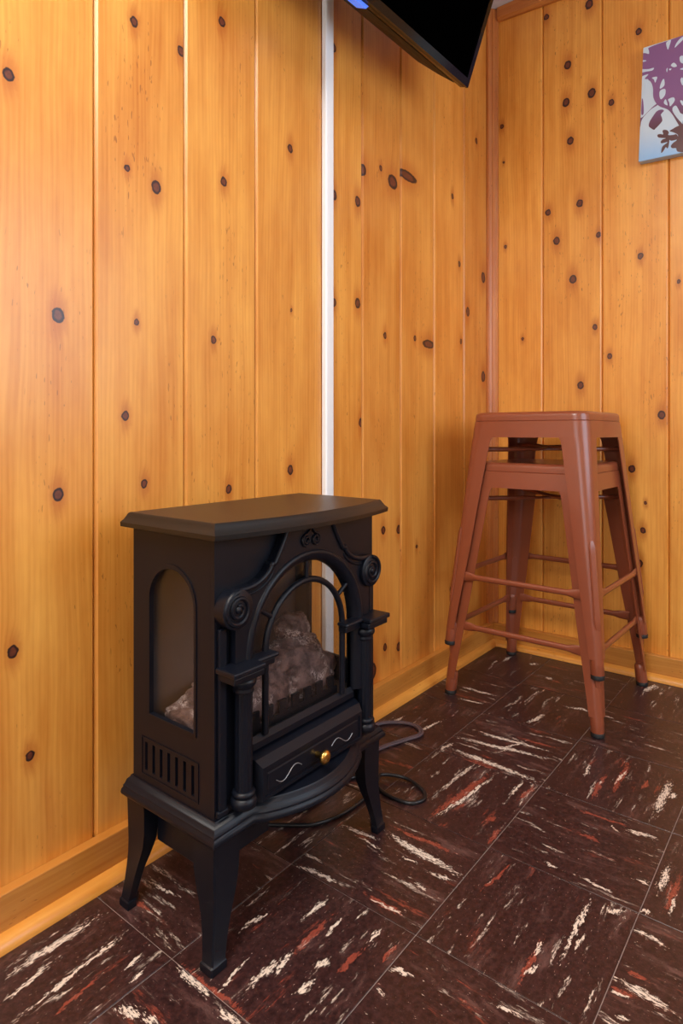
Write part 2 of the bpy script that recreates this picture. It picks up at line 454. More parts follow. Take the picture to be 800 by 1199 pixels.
# floor tiles, nine-inch, streak direction alternating
T = .2286; TX0, TY0 = .2116, -1.4132
floor = struct(obj('floor', box(new(), -.02, RX+.02, RY-.02, .02, -.05, -.0012), M['subfloor']))
floor['label'] = 'dark brown streaked tile floor'
ST = [ # pixel end points, half width in px, colour
 (0,1150,125,1068,5,'w'),(15,1197,155,1085,3,'w'),(60,1192,120,1140,3,'r'),(0,1175,70,1120,3.5,'w'),(140,1140,170,1117,3,'w'),(95,1130,150,1095,1.5,'w'),(152,1150,172,1133,2.5,'w'),
 (203,1128,252,1172,5,'w'),(210,1127,296,1196,4,'r'),(132,1178,172,1190,7,'w'),(165,1192,190,1199,5,'w'),(255,1182,280,1199,6,'w'),
 (150,1048,180,1072,2.5,'r'),(170,1030,210,1050,2,'w'),
 (278,1092,318,1066,3,'w'),(352,1080,384,1050,3.5,'w'),(335,1125,392,1070,4,'r'),(290,1158,332,1118,5,'w'),(362,1137,388,1121,5,'w'),(392,1142,428,1108,4,'r'),(430,1104,448,1084,4,'w'),(345,1168,368,1145,5,'w'),(252,1165,292,1121,1.8,'w'),(315,1150,345,1108,3,'w'),(445,1128,468,1105,2.5,'r'),(380,1098,405,1072,2,'w'),
 (398,966,450,985,3,'w'),(448,972,548,1030,5.5,'w'),(418,980,447,995,2,'w'),(503,1020,532,1032,3,'w'),(455,967,542,1003,3,'r'),(424,1043,480,1074,4,'r'),(345,1010,400,1036,3,'w'),(470,1003,490,1010,2,'w'),(432,1050,478,1072,1.6,'w'),(487,1034,502,1045,2.5,'w'),
 (498,962,580,902,5,'r'),(504,962,588,903,2.4,'w'),(600,932,612,913,2,'w'),(606,940,628,918,3,'r'),(570,990,586,968,3,'r'),(572,962,580,955,4,'r'),
 (520,873,638,918,4,'w'),(528,862,652,890,3.5,'w'),(548,853,650,882,2.5,'w'),(600,862,660,878,2,'r'),(515,880,530,868,2.5,'w'),
 (690,938,712,903,2.5,'r'),(714,935,740,888,3,'r'),(720,920,735,900,1.5,'w'),(766,958,786,912,4.5,'w'),(785,936,792,928,3,'w'),(684,910,692,893,2,'w'),(752,925,760,912,2.5,'r'),
 (730,971,774,983,3.5,'w'),(632,1006,652,1016,2,'w'),(672,1023,730,1050,2.8,'w'),(676,974,704,986,3,'r'),(670,945,745,972,2,'r'),(715,965,725,975,1.5,'w'),(745,1030,760,1036,2,'w'),
 (602,1158,636,1097,3.5,'r'),(624,1120,636,1102,3,'w'),(654,1128,694,1048,2.6,'w'),(672,1116,686,1090,2,'w'),(706,1064,738,1066,4,'w'),(612,1142,632,1130,4,'w'),(560,1046,600,1010,2,'r'),
 (714,1140,800,1192,6,'w'),(740,1086,787,1112,3,'w'),(716,1152,740,1168,4,'r'),(730,1134,765,1152,3.5,'r'),(718,1160,735,1166,3,'w'),(720,1190,745,1199,3,'w'),
 (767,1048,788,1012,4,'w'),(776,1076,798,1022,3,'r'),(783,1078,792,1045,2,'w'),(752,1066,764,1072,3,'w'),
 (450,1132,482,1142,3.5,'w'),(440,1155,448,1163,3,'w'),(575,1172,610,1190,2.5,'w'),
 (536,803,586,816,2.2,'w'),(535,817,572,826,1.8,'w'),(588,775,600,768,2,'w'),(455,848,475,838,2,'w'),(485,860,520,842,2.5,'w'),(752,812,770,800,3,'w'),(700,836,720,842,2,'w'),(615,848,640,835,3,'w'),(660,826,705,836,2,'w'),(575,884,620,865,1.5,'w'),(618,777,631,778,2.2,'w'),(638,793,650,796,3,'w'),
]
tiles = {}
for (u0, v0, u1, v1, hw, k) in ST:
    a = atZ(u0, v0, 0); b = atZ(u1, v1, 0); c = (a+b)/2
    i = math.floor((c.x-TX0)/T); j = math.floor((c.y-TY0)/T)
    tiles.setdefault((i, j), []).append((a, b, hw*depth(c)/F, k))
generic = tile_mat('tile_generic', rand=True)
def tile_mesh(lx0, lx1, ly0, ly1):
    me = bpy.data.meshes.new('tile'); bm = new()
    g, b = .00055, .0005
    ring = lambda q, z: [(lx0+q, ly0+q, z), (lx1-q, ly0+q, z), (lx1-q, ly1-q, z), (lx0+q, ly1-q, z)]
    vr = loft(bm, [ring(g, -.0035), ring(g, -b), ring(g+b, 0)])
    bmesh.ops.recalc_face_normals(bm, faces=bm.faces[:]); bm.to_mesh(me); bm.free(); me.materials.append(None); return me
full = tile_mesh(-T/2, T/2, -T/2, T/2)
seedn = 0
for i in range(-1, 12):
    for j in range(-12, 7):
        x0, y0 = TX0+i*T, TY0+j*T
        if x0 > RX or y0+T < RY: continue
        cx, cy = x0+T/2, y0+T/2
        along_y = (i+j) % 2 == 0
        X0, X1, Y0, Y1 = max(x0, 0.0), min(x0+T, RX), max(y0, RY), min(y0+T, 0.0)
        if (X0, X1, Y0, Y1) == (x0, x0+T, y0, y0+T): me = full
        elif along_y: me = tile_mesh(Y0-cy, Y1-cy, cx-X1, cx-X0)
        else: me = tile_mesh(X0-cx, X1-cx, Y0-cy, Y1-cy)
        o = bpy.data.objects.new('tile', me); COL.objects.link(o); o.parent = floor
        o.location = (cx, cy, 0); ang = math.pi/2 if along_y else 0; o.rotation_euler = (0, 0, ang)
        mt = generic
        if (i, j) in tiles:
            L = []
            for (a, b, hw, k) in tiles[(i, j)]:
                to = lambda q: Vector(((q.y-cy), -(q.x-cx), 0)) if along_y else Vector((q.x-cx, q.y-cy, 0))
                A, B = to(a), to(b); c = (A+B)/2; dd = B-A
                L.append((c.x, c.y, -math.atan2(dd.y, dd.x), max(dd.length/2*1.08, .01), max(hw*1.45, .0024), k))
            mt = tile_mat('tile_%d_%d' % (i+1, j+12), L, seed=1.3*i+2.9*j, amount=-.01)
        o.material_slots[0].link = 'OBJECT'; o.material_slots[0].material = mt

# baseboards with shoe moulding, corner and ceiling trim
wbase = wood('pine_base_left', 'z', [], -.09, 21, red=.15); wbase2 = wood('pine_base_back', 'z', [], -.10, 33, red=.15)
wshoe = wood('pine_shoe', 'z', [], .02, 44); wtrim = wood('pine_trim', 'y', [], -.13, 61, red=.9)
wtrimc = wood('pine_ceiling_trim', 'z', [], -.12, 66, red=.7)
BT, BH, SR = .018, .067, .018
def shoe_ring(fn):
    pts = [(0, .0003), (SR, .0003)]+[(SR*math.cos(a), .0003+SR*.95*math.sin(a)) for a in [math.pi/2*k/6 for k in range(1, 7)]]
    return [fn(d, z) for d, z in pts]
bl = struct(obj('baseboard_left', box(new(), .0003, BT, RY, -.0003, .0003, BH, .0015), wbase))
bm = new(); loft(bm, [shoe_ring(lambda d, z: (BT+d, RY, z)), shoe_ring(lambda d, z: (BT+d, -BT-.0005, z))]); obj('shoe_moulding', bm, wshoe, bl, 60)
bb = struct(obj('baseboard_back', box(new(), BT+.0005, RX, -BT, -.0003, .0003, BH, .0015), wbase2))
bm = new(); loft(bm, [shoe_ring(lambda d, z: (BT+SR*.3, -BT-d, z)), shoe_ring(lambda d, z: (RX, -BT-d, z))]); obj('shoe_moulding', bm, wshoe, bb, 60)
prof = [(0.0005, -.0005), (.0005, -.034), (.007, -.034), (.010, -.028), (.015, -.021), (.0165, -.0215), (.0195, -.016), (.022, -.012), (.029, -.008), (.029, -.0005)]
bm = new(); loft(bm, [[(a, b, BH+.001) for a, b in prof], [(a, b, RZ+.0505) for a, b in prof]]); struct(obj('trim_1', bm, wtrim))
zb = lambda x: 2.008-.062*(x-.027)
bm = new()
ring = lambda x: [(x, -.0005, zb(x)), (x, -.010, zb(x)), (x, -.016, zb(x)+.008), (x, -.016, RZ+.05), (x, -.0005, RZ+.05)]
loft(bm, [ring(.03), ring(.65)]); struct(obj('trim_2', bm, wtrimc))
bm = new(); ring = lambda y: [(.0005, y, 2.012), (.010, y, 2.012), (.016, y, 2.02), (.016, y, RZ+.05), (.0005, y, RZ+.05)]
loft(bm, [ring(-.036), ring(RY)]); struct(obj('trim_3', bm, wtrimc))

# white cable raceway on the left wall
y0, y1 = atX(382, 300, 0.012).y, atX(392, 300, .012).y
bm = new(); q = [(.0004, y0), (.010, y0), (.0125, y0+.003), (.0125, y0+.013), (.0105, y0+.0145), (.0105, y1-.004), (.009, y1), (.0004, y1)]
loft(bm, [[(a, b, BH+.004) for a, b in q], [(a, b, 1.68) for a, b in q]])
o = obj('cable_raceway', bm, M['white']); o['label'] = 'white vertical cable cover running down the pine wall to the stove'; o['category'] = 'cable cover'

# ------------------------------------------------------------------ electric stove (local frame: x depth, y width, z up)
SY = -1.2105
st = thing('electric_stove', 'black electric fireplace stove with arched glass front on four legs', 'stove', (.175, SY, 0))
ox = -.175
def X(x): return x+ox
BW, BX0, BX1 = .1745, .084, .262
BZ0, BZ1 = .183, .548
# top with bowed front and moulded edge
def top_ring(w, x0, x1, bow, z):
    pts = [(X(x0), -w, z), (X(x1), -w, z)]
    for k in range(1, 20):
        s = -1+2*k/20; pts.append((X(x1+bow*(1-s*s)), w*s, z))
    pts += [(X(x1), w, z), (X(x0), w, z)]
    return pts
bm = new()
loft(bm, [top_ring(.186, .080, .276, .026, .5452), top_ring(.1915, .077, .283, .026, .5468), top_ring(.192, .077, .2835, .026, .553), top_ring(.190, .079, .281, .026, .5555),
          top_ring(.1885, .0805, .279, .026, .557), top_ring(.1855, .0835, .2755, .026, .5625), top_ring(.184, .085, .274, .026, .5655), top_ring(.182, .087, .272, .026, .567)])
obj('top', bm, M['stove_top'], st, 30)
# arch helper
def arch(hw, zs, zb, n=24, zap=None):
    h = (zap-zs) if zap else hw
    return [(-hw, zb), (hw, zb)]+[(hw*math.cos(math.pi*k/n), zs+h*math.sin(math.pi*k/n)) for k in range(n+1)]
ZS = .377
# front panel
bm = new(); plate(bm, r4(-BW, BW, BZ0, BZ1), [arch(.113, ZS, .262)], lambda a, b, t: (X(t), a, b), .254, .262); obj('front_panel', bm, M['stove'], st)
# side panels with arched window and vent slots
for s in (-1, 1):
    bm = new()
    wx = [(.173+a, b) for a, b in arch(.049, .448, .284, 20, .495)]
    slots = []
    for k in range(7):
        c = .1155+k*.0172
        slots.append(r4(c-.0030, c+.0030, .2005, .2405))
    fn = (lambda a, b, t: (X(a), -t, b)) if s < 0 else (lambda a, b, t: (X(a), t, b))
    plate(bm, r4(BX0, .2539, BZ0, BZ1), [wx]+slots, fn, BW-.006, BW)
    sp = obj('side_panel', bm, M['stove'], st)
    bm = new(); a2 = [(.173+a, b) for a, b in arch(.0535, .448, .2795, 20, .501)]
    plate(bm, a2, [wx], fn, BW, BW+.0014); plate(bm, r4(.105, .231, .1935, .2475), [r4(.1065, .2295, .195, .246)], fn, BW, BW+.0012)
    obj('window_rim', bm, M['stove'], sp)
    bm = new(); plate(bm, [(.173+a, b) for a, b in arch(.0525, .448, .281, 20, .499)], [], fn, BW-.0085, BW-.0062); obj('window_pane', bm, M['glass'], sp)
    # dark pocket behind the vent
    bm = new(); plate(bm, r4(.10, .235, .190, .250), [], fn, BW-.024, BW-.020); obj('vent_backing', bm, M['rubber'], sp)
bm = new(); box(bm, X(BX0), X(BX0+.006), -BW+.0062, BW-.0062, BZ0, BZ1-.002); obj('back_panel', bm, M['stove_in'], st)
bm = new(); box(bm, X(BX0+.0062), X(.2538), -BW+.0245, BW-.0245, .236, .250); obj('hearth_tray', bm, M['stove_in'], st)
bm = new(); plate(bm, arch(.1125, ZS, .2625), [], lambda a, b, t: (X(t), a, b), .255, .257); obj('front_pane', bm, M['glass'], st)

# raised pediment plate with scrolls
def half():
    p = [(0, .5445), (-.052, .5445)]
    p += [tuple(q) for q in [(-.056, .536), (-.063, .5235), (-.0735, .5075), (-.0775, .503), (-.083, .5025), (-.084, .4985), (-.092, .4905), (-.105, .4830), (-.122, .4785), (-.140, .4775), (-.149, .4775)]]
    for k in range(1, 9):
        a = math.pi/2+math.pi*k/8; p.append((-.149+.0262*math.cos(a), .4515+.0262*math.sin(a)))
    p += [(-.149, .380)]
    return p
H = half()
ped = H+[(-a, b) for a, b in reversed(H[1:])]
# opening below: arch void reaching the bottom edge of the plate
n = 24
void = [(.118*math.cos(math.pi*k/n), ZS+.0031+.118*math.sin(math.pi*k/n)) for k in range(n+1)]
# join outer outline and void as one outline (open at the bottom)
outline = ped+[(.118, .380)]+void[1:-1]+[(-.118, .380)]
# ped runs centre -> left side down; then right side up back to the centre: rotate so the list is a single loop
left = H; right = [(-a, b) for a, b in H]
loop = list(reversed(right[1:]))+left           # right bottom ... centre ... left bottom
loop = loop+[(-.118, .380)]+[(.118*math.cos(math.pi*(n-k)/n), .3801+.118*math.sin(math.pi*(n-k)/n)) for k in range(1, n)]+[(.118, .380)]
bm = new(); plate(bm, loop, [], lambda a, b, t: (X(t), a, b), .2622, .2735)
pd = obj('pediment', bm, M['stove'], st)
for s in (-1, 1):
    bm = new()
    lathe(bm, [(.0262, X(.262)), (.0262, X(.2790)), (.0250, X(.2800)), (.0005, X(.2795))], s*.149, .4515, 28, 'x')
    sp_ = []
    for k in range(0, 50):
        a = math.pi/2+2*math.pi*k/24; rr = .0236-.0180*k/49
        sp_.append((X(.2800), s*.149-s*rr*math.cos(a), .4515+rr*math.sin(a)))
    tube(bm, sp_, [.0032-.0010*k/49 for k in range(50)], 7)
    lathe(bm, [(.0052, X(.2790)), (.0048, X(.2815)), (.003, X(.2826)), (.0005, X(.283))], s*.149, .4515, 14, 'x')
    obj('scroll', bm, M['stove'], pd, 50)
    # moulded rim sweeping from the crown down into the scroll
    bm = new()
    rim = [(X(.2740), -s*a, b-.003) for a, b in H[1:13]]
    tube(bm, catmull(rim, 4), .0042, 7)
    rim = [(X(.2730), -s*a*.965, b-.0115) for a, b in H[6:12]]
    tube(bm, catmull(rim, 4), .0022, 6)
    obj('rim_moulding', bm, M['stove'], pd, 60)
    # pilaster strip under the scroll
    bm = new(); box(bm, X(.2622), X(.268), s*.1645-.006, s*.1645+.006, .195, .428, .0015); box(bm, X(.2622), X(.2685), s*.1645-.009, s*.1645+.009, .186, .195, .002)
    obj('pilaster', bm, M['stove'], st)
bm = new()
for s in (-1, 1):      # small double scroll ornament at the crown
    pts = []
    for k in range(26):
        a = math.pi/2+2*math.pi*k/14; rr = .0095-.007*k/25
        pts.append((X(.2755), s*.011+s*rr*-math.cos(a), .5225+rr*math.sin(a)))
    tube(bm, [(X(.2755), s*.002, .540), (X(.2755), s*.006, .535)]+pts, .0019, 6)
obj('crown_ornament', bm, M['stove'], pd, 50)
# arch frame ring (moulded)
bm = new(); rings = []
ap = [(-.1215, .262)]+[(-.1215*math.cos(math.pi*k/32), ZS+.1215*math.sin(math.pi*k/32)) for k in range(33)]+[(.1215, .262)]
def ring_at(i):
    a, b = ap[i]
    if i == 0 or i == len(ap)-1: d = Vector((math.copysign(1, a), 0))
    else: d = Vector((a, b-ZS)).normalized()
    out = []
    for (off, xx) in ((-.0085, .256), (-.0085, .268), (-.004, .2725), (.002, .2765), (.006, .2765), (.0095, .2725), (.0095, .256)):
        out.append((X(xx), a+d.x*off, b+d.y*off))
    return out
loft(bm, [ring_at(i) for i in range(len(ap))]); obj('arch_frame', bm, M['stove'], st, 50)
# sill
bm = new(); loft(bm, [[(X(.2622), yy, .250), (X(.2685), yy, .250), (X(.2685), yy, .259), (X(.2622), yy, .2655)] for yy in (-.1125, .1125)]); obj('window_sill', bm, M['stove'], st)
# inner bars
bm = new(); ia = [(-.0865, .264)]+[(-.0865*math.cos(math.pi*k/28), ZS-.002+.0865*math.sin(math.pi*k/28)) for k in range(29)]+[(.0865, .264)]
tube(bm, [(X(.2655), a, b) for a, b in ia], .0048, 8); ib = obj('window_bars', bm, M['stove'], st, 50)
for ang in (90, 147, 33):
    a = math.radians(ang); bm = new()
    tube(bm, [(X(.2655), r_*math.cos(a), ZS-.002+r_*math.sin(a)) for r_ in (.088, .1165)], .0035, 8); obj('spoke', bm, M['stove'], ib, 50)
# columns with capitals
for s in (-1, 1):
    yc = s*.1355; xc = .2745
    bm = new()
    rings = []
    for z in (.211, .348):
        rr = []
        for k in range(48):
            a = 2*math.pi*k/48; q = .0118-.0014*(0.5+.5*math.cos(12*a))
            rr.append((X(xc)+q*math.cos(a), yc+q*math.sin(a), z))
        rings.append(rr)
    loft(bm, rings); col_ = obj('column', bm, M['stove'], st, 60)
    bm = new(); lathe(bm, [(.0125, .1895), (.0165, .191), (.0178, .197), (.0165, .203), (.0135, .2045), (.0150, .2055), (.0158, .2085), (.0145, .2115), (.0118, .2125)], X(xc), yc, 24)
    obj('column_base', bm, M['stove'], col_, 60)
    bm = new(); lathe(bm, [(.0118, .3405), (.0140, .3415), (.0145, .344), (.0130, .3465), (.0135, .348), (.0165, .351), (.0172, .355), (.016, .3595), (.013, .361)], X(xc), yc, 24)
    obj('column_neck', bm, M['stove'], col_, 60)
    bm = new()
    a0, a1, a2 = .0800, .118, .171        # inner end, step, outer end (distance from the centre)
    c = sorted((s*a1, s*a2)); box(bm, X(.2624), X(.2965), c[0], c[1], .3625, .372, .002); c2 = sorted((s*a1, s*(a2+.003))); box(bm, X(.2624), X(.300), c2[0], c2[1], .372, .3795, .002)
    c = sorted((s*a0, s*a1)); box(bm, X(.2624), X(.279), c[0], c[1], .3630, .373, .002); c = sorted((s*(a0-.004), s*(a1+.004))); box(bm, X(.2624), X(.284), c[0], c[1], .373, .3795, .003)
    obj('capital', bm, M['stove'], col_)
# drawer
dr_w, dz0, dz1 = .1195, .1835, .2455
bm = new()
def dring(w, z0, z1, x): return [(X(x), -w, z0), (X(x), w, z0), (X(x), w, z1), (X(x), -w, z1)]
loft(bm, [dring(dr_w, dz0, dz1, .2622), dring(dr_w, dz0, dz1-.001, .267), dring(dr_w-.003, dz0+.002, dz1-.004, .277), dring(dr_w-.008, dz0+.004, dz1-.0135, .2865),
          dring(dr_w-.013, dz0+.0085, dz1-.0185, .2865), dring(dr_w-.0135, dz0+.009, dz1-.019, .2845), dring(dr_w-.018, dz0+.0135, dz1-.0235, .2845), dring(dr_w-.0195, dz0+.015, dz1-.025, .2862)])
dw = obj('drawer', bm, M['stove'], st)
for s in (-1, 1):
    bm = new(); pts = []
    for k in range(25):
        f = k/24; pts.append((X(.2866), s*(.034+.052*f), .2060+.0065*math.sin(2*math.pi*f*1.0+math.pi)*(-1)))
    tube(bm, pts, .0007, 5); q = obj('scroll_line', bm, M['silver'], dw); q['label'] = 'silver wavy line'
bm = new(); lathe(bm, [(.0045, X(.2862)), (.0040, X(.294)), (.006, X(.2965)), (.0095, X(.299)), (.0105, X(.302)), (.0095, X(.305)), (.005, X(.307)), (.0005, X(.3075))], 0, .2075, 20, "x")
q = obj('knob', bm, M['brass'], dw, 50); q['label'] = 'round brass knob'
# base plate with stepped, bowed ledge
def base_ring(off, z):
    w = .190-off; x1 = .279-off; x0 = .075+off*.3
    pts = [(X(x0), -w, z), (X(x1), -w, z), (X(x1), -.120+off*.3, z), (X(x1+.009), -.109+off*.3, z)]
    for k in range(0, 17):
        s = -1+2*k/16; pts.append((X(x1+.0125+.029*(1-s*s)), s*(.104-off*.5), z))
    pts += [(X(x1+.009), .109-off*.3, z), (X(x1), .120-off*.3, z), (X(x1), w, z), (X(x0), w, z)]
    return pts
bm = new()
loft(bm, [base_ring(.004, .1575), base_ring(.001, .1595), base_ring(0, .1625), base_ring(.001, .1665), base_ring(.0035, .1690), base_ring(.0035, .1715), base_ring(.0055, .1730), base_ring(.0075, .1765), base_ring(.0085, .1785), base_ring(.013, .1805), base_ring(.0145, .1829)])
obj('base_plate', bm, M['stove'], st, 45)
# legs
def leg(sx, sy):
    bm = new(); rings = []
    # z, outer offset, width along x, width along y
    prof = [(.1572, 0, .050, .050), (.135, -.0005, .050, .050), (.115, -.001, .0485, .0485), (.095, -.0015, .044, .045), (.075, -.001, .036, .0385), (.058, .0005, .030, .0325), (.042, .0025, .0265, .0285), (.028, .0045, .0245, .026), (.012, .0075, .0235, .025), (.0105, .0095, .027, .0285), (.004, .0100, .0275, .029), (.0006, .0095, .0265, .028)]
    for (z, o, wx, wy) in prof:
        wx *= .84; wy *= .86
        ax = (.272 if sx > 0 else .080)+sx*o*.6; ay = sy*(.1835+o*.9)
        c = .002
        pts = [(ax, ay-sy*c), (ax, ay-sy*wy), (ax-sx*wx*.55, ay-sy*wy), (ax-sx*wx, ay-sy*wy*.55), (ax-sx*wx, ay), (ax-sx*c, ay)]
        rings.append([(X(a), b, z) for a, b in pts])
    loft(bm, rings); return bm
for sx in (1, -1):
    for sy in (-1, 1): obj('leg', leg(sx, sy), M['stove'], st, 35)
bm = new(); box(bm, X(.120), X(.232), -.160, -.045, .096, .1573, .002); obj('heater_housing', bm, M['stove'], st)
# grate and imitation logs
bm = new(); box(bm, X(.2405), X(.2445), -.100, .100, .2502, .268)
for k in range(7):
    c = -.084+k*.028; box(bm, X(.2405), X(.2445), c-.0075, c+.0075, .2678, .286)
obj('grate', bm, M['stove'], st)
def lump(seed, c, r, rot=0, sub=4, amp=.12, fr=26, tilt=0):
    bm = new(); bmesh.ops.create_icosphere(bm, subdivisions=sub, radius=1)
    from mathutils import noise as nz
    R = Matrix.Rotation(rot, 3, 'Z') @ Matrix.Rotation(tilt, 3, 'Y')
    for v in bm.verts:
        p = v.co.copy()
        # squarish log: superellipsoid
        q = Vector([math.copysign(abs(a)**.6, a) for a in p]).normalized()*(.9+.1*p.length)
        k = 1+amp*nz.noise(Vector((p.x*2.2+seed, p.y*2.2, p.z*2.2)))*2+amp*.7*nz.noise(Vector((p.x*6+seed, p.y*6, p.z*6)))+amp*.35*nz.noise(Vector((p.x*15+seed, p.y*15, p.z*15)))
        v.co = R @ Vector((q.x*r[0]*k, q.y*r[1]*k, q.z*r[2]*k))+Vector(c)
        v.co.z = max(v.co.z, .2503); v.co.x = min(v.co.x, X(.2395)); v.co.x = max(v.co.x, X(.0905))
        v.co.y = max(-BW+.025, min(BW-.025, v.co.y))
    return bm
for i, (c, r, rot, tilt) in enumerate([((X(.20), -.035, .283), (.036, .105, .040), .05, 0), ((X(.205), .055, .292), (.032, .070, .038), -.1, 0), ((X(.190), .040, .322), (.034, .080, .024), .08, 0),
        ((X(.172), .070, .356), (.027, .031, .024), .3, 0), ((X(.128), -.01, .270), (.034, .135, .034), 0, 0), ((X(.205), -.115, .283), (.034, .034, .040), .2, 0), ((X(.150), -.128, .262), (.045, .022, .020), 0, 0)]):
    obj('log', lump(3.7*i+1, c, r, rot, tilt=tilt), M['log'], st, 180)

# ------------------------------------------------------------------ stools
HS = .605
def half_at(z): return .1475+(.2025-.1475)*(HS-z)/HS
def rsq(h, r, z, n=6):
    pts = []
    for q, (sx, sy) in enumerate(((1, 1), (-1, 1), (-1, -1), (1, -1))):
        for k in range(n+1):
            a = math.pi/2*q+math.pi/2*k/n
            pts.append((sx*(h-r)+r*math.cos(a), sy*(h-r)+r*math.sin(a), z))
    return pts
def make_stool(label, loc, rotz, group):
    t_ = thing('bar_stool', label, 'stool', loc, rotz, group)
    bm = new(); o_ = [(.02, .02, .600), (.10, .03, .601), (.128, .03, .6045), (.137, .032, .605), (.1435, .033, .6030), (.1470, .034, .5985), (.1478, .034, .592), (.1483, .034, .5835), (.1472, .034, .5825), (.1490, .034, .5812)]
    rings = [rsq(h, r, z) for h, r, z in o_]+[rsq(half_at(z), .034, z) for z in (.565, .541)]
    rings += [rsq(half_at(.541)-.0022, .032, .541), rsq(half_at(.575)-.0028, .032, .575), rsq(.1445, .031, .596), rsq(.10, .03, .5985), rsq(.02, .018, .598)]
    loft(bm, rings); obj('seat', bm, M['copper'], t_, 35)
    for sx in (1, -1):
        for sy in (1, -1):
            bm = new(); rings = []
            for z, w in ((.5415, .068), (.533, .0635), (.52, .0615), (.45, .0565), (.35, .050), (.25, .044), (.15, .0355), (.085, .0305), (.044, .0275)):
                h = half_at(z); r = .032*w/.068+.002; t0 = .0022; pts = []
                pts.append((h-w, h)); 
                for k in range(7):
                    a = math.pi/2-math.pi/2*k/6; pts.append((h-r+r*math.cos(a), h-r+r*math.sin(a)))
                pts.append((h, h-w)); pts.append((h-t0, h-w))
                for k in range(7):
                    a = math.pi/2*k/6; pts.append((h-r+(r-t0)*math.cos(a), h-r+(r-t0)*math.sin(a)))
                pts.append((h-w, h-t0))
                rings.append([(sx*a, sy*b, z) for a, b in pts])
            loft(bm, rings); lg = obj('leg', bm, M['copper'], t_, 35)
            # pressed rib along the rounded corner
            bm = new(); rings = []
            for k in range(15):
                f = k/14; z = .305-.195*f; h = half_at(z); w = .0285+(z-.05)*.072; r = .032*w/.068+.002
                c = h-r+r*math.sqrt(.5); e = min(1, .35+min(f, 1-f)*14)
                W_, H_ = .0078*math.sqrt(e), .0030*e
                sec = [(-W_, -.004), (-W_, H_*.25), (-W_*.72, H_), (W_*.72, H_), (W_, H_*.25), (W_, -.004)]
                q_ = math.sqrt(.5)
                rings.append([(sx*(c+(o+tt)*q_), sy*(c+(o-tt)*q_), z) for tt, o in sec])
            loft(bm, rings); obj('rib', bm, M['copper'], lg, 25)
            h = half_at(.03); c = h-.0175
            bm = new(); rings = []
            for z, r in ((.0105, .0142), (.012, .0148), (.048, .0148), (.053, .0138), (.058, .011)):
                hc = half_at(z)-.0150
                rings.append([(sx*hc+r*math.cos(2*math.pi*k/18), sy*hc+r*math.sin(2*math.pi*k/18), z) for k in range(18)])
            loft(bm, rings); obj('foot_sleeve', bm, M['copper'], lg, 45)
            bm = new(); hc = half_at(.005)-.0150; lathe(bm, [(.0132, .0004), (.0150, .0015), (.0153, .009), (.0138, .0108)], sx*hc, sy*hc, 18); q = obj('rubber_foot', bm, M['rubber'], lg, 45)
    zb_ = .182; h = half_at(zb_); e = h-.030
    def bar(f):
        bm = new(); xs = [-e, -e+.012, -e+.026, -e+.040, e-.040, e-.026, e-.012, e]
        rad = [(.0115, .0022), (.0115, .0024), (.0105, .0032), (.0074, .0060), (.0074, .0060), (.0105, .0032), (.0115, .0024), (.0115, .0022)]
        tube(bm, [f(x, h-.0048) for x in xs], rad, 10, up=(0, 0, 1)); obj('stretcher', bm, M['copper'], t_, 60)
    for s in (1, -1):
        bar(lambda a, b: (a, s*b, zb_)); bar(lambda a, b: (s*b, a, zb_))
    zx = .509; hx = half_at(zx)-.013
    for s, dz in ((1, 0), (-1, .0075)):
        bm = new(); fs = [-1, -.8, -.35, -.15, 0, .15, .35, .8, 1]
        rad = [(.006, .005), (.006, .005), (.006, .005), (.0038, .009), (.0036, .011), (.0038, .009), (.006, .005), (.006, .005), (.006, .005)]
        tube(bm, [(f*hx, s*f*hx, zx+dz) for f in fs], rad, 10, up=(0, 0, 1)); obj('cross_brace', bm, M['copper'], t_, 60)
    return t_
SX, SYY = .2850, -.2625
make_stool('copper-brown metal bar stool standing on the floor, lower of the two stacked', (SX, SYY, 0), math.radians(-1.2), 'stacked metal bar stools')
make_stool('copper-brown metal bar stool stacked on top of the other one', (SX, SYY, .1285), math.radians(-1.2), 'stacked metal bar stools')

# ------------------------------------------------------------------ cords on the floor
def cord(name, P, r, mt, label, flat=False):
    pts = catmull(P, 10); bm = new()
    if flat:
        side = [[], []]
        for i, p in enumerate(pts):
            tt = (pts[min(i+1, len(pts)-1)]-pts[max(i-1, 0)]).normalized(); nrm = Vector((-tt.y, tt.x, 0)).normalized()
            side[0].append(p+nrm*r*.85); side[1].append(p-nrm*r*.85)
        for s in side: tube(bm, s, r, 8)
    else: tube(bm, pts, r, 8)
    o = obj(name, bm, mt, None, 60); o['label'] = label; o['category'] = 'cord'; return o
z = .0034
F3 = lambda u, v, h=z: atZ(u, v, h)
cord('power_cord', [(.085, -1.00, z), (.055, -.90, z), (.046, -.80, z), F3(442, 848), F3(470, 846), F3(489, 851), F3(492, 860), F3(470, 867.5), F3(443, 877), (.105, -.90, z), (.11, -.99, z)], .0031, M['cord_grey'], 'grey-brown twin flat cord looping beside the baseboard', True)
cord('power_cord', [(.06, -1.18, z), F3(345, 966), F3(372, 964), F3(400, 953), F3(425, 936), F3(440, 918, .012), F3(447, 907, .012), F3(475, 911, .006), F3(494, 924), F3(497, 935), F3(482, 940.5), F3(462, 935), F3(447, 926), F3(435, 915), (.142, -.93, z), (.136, -.99, z), (.137, -1.06, z), (.112, -1.10, z), (.07, -1.13, z)], .0036, M['cord_black'], 'black round cord looping out from under the stove')

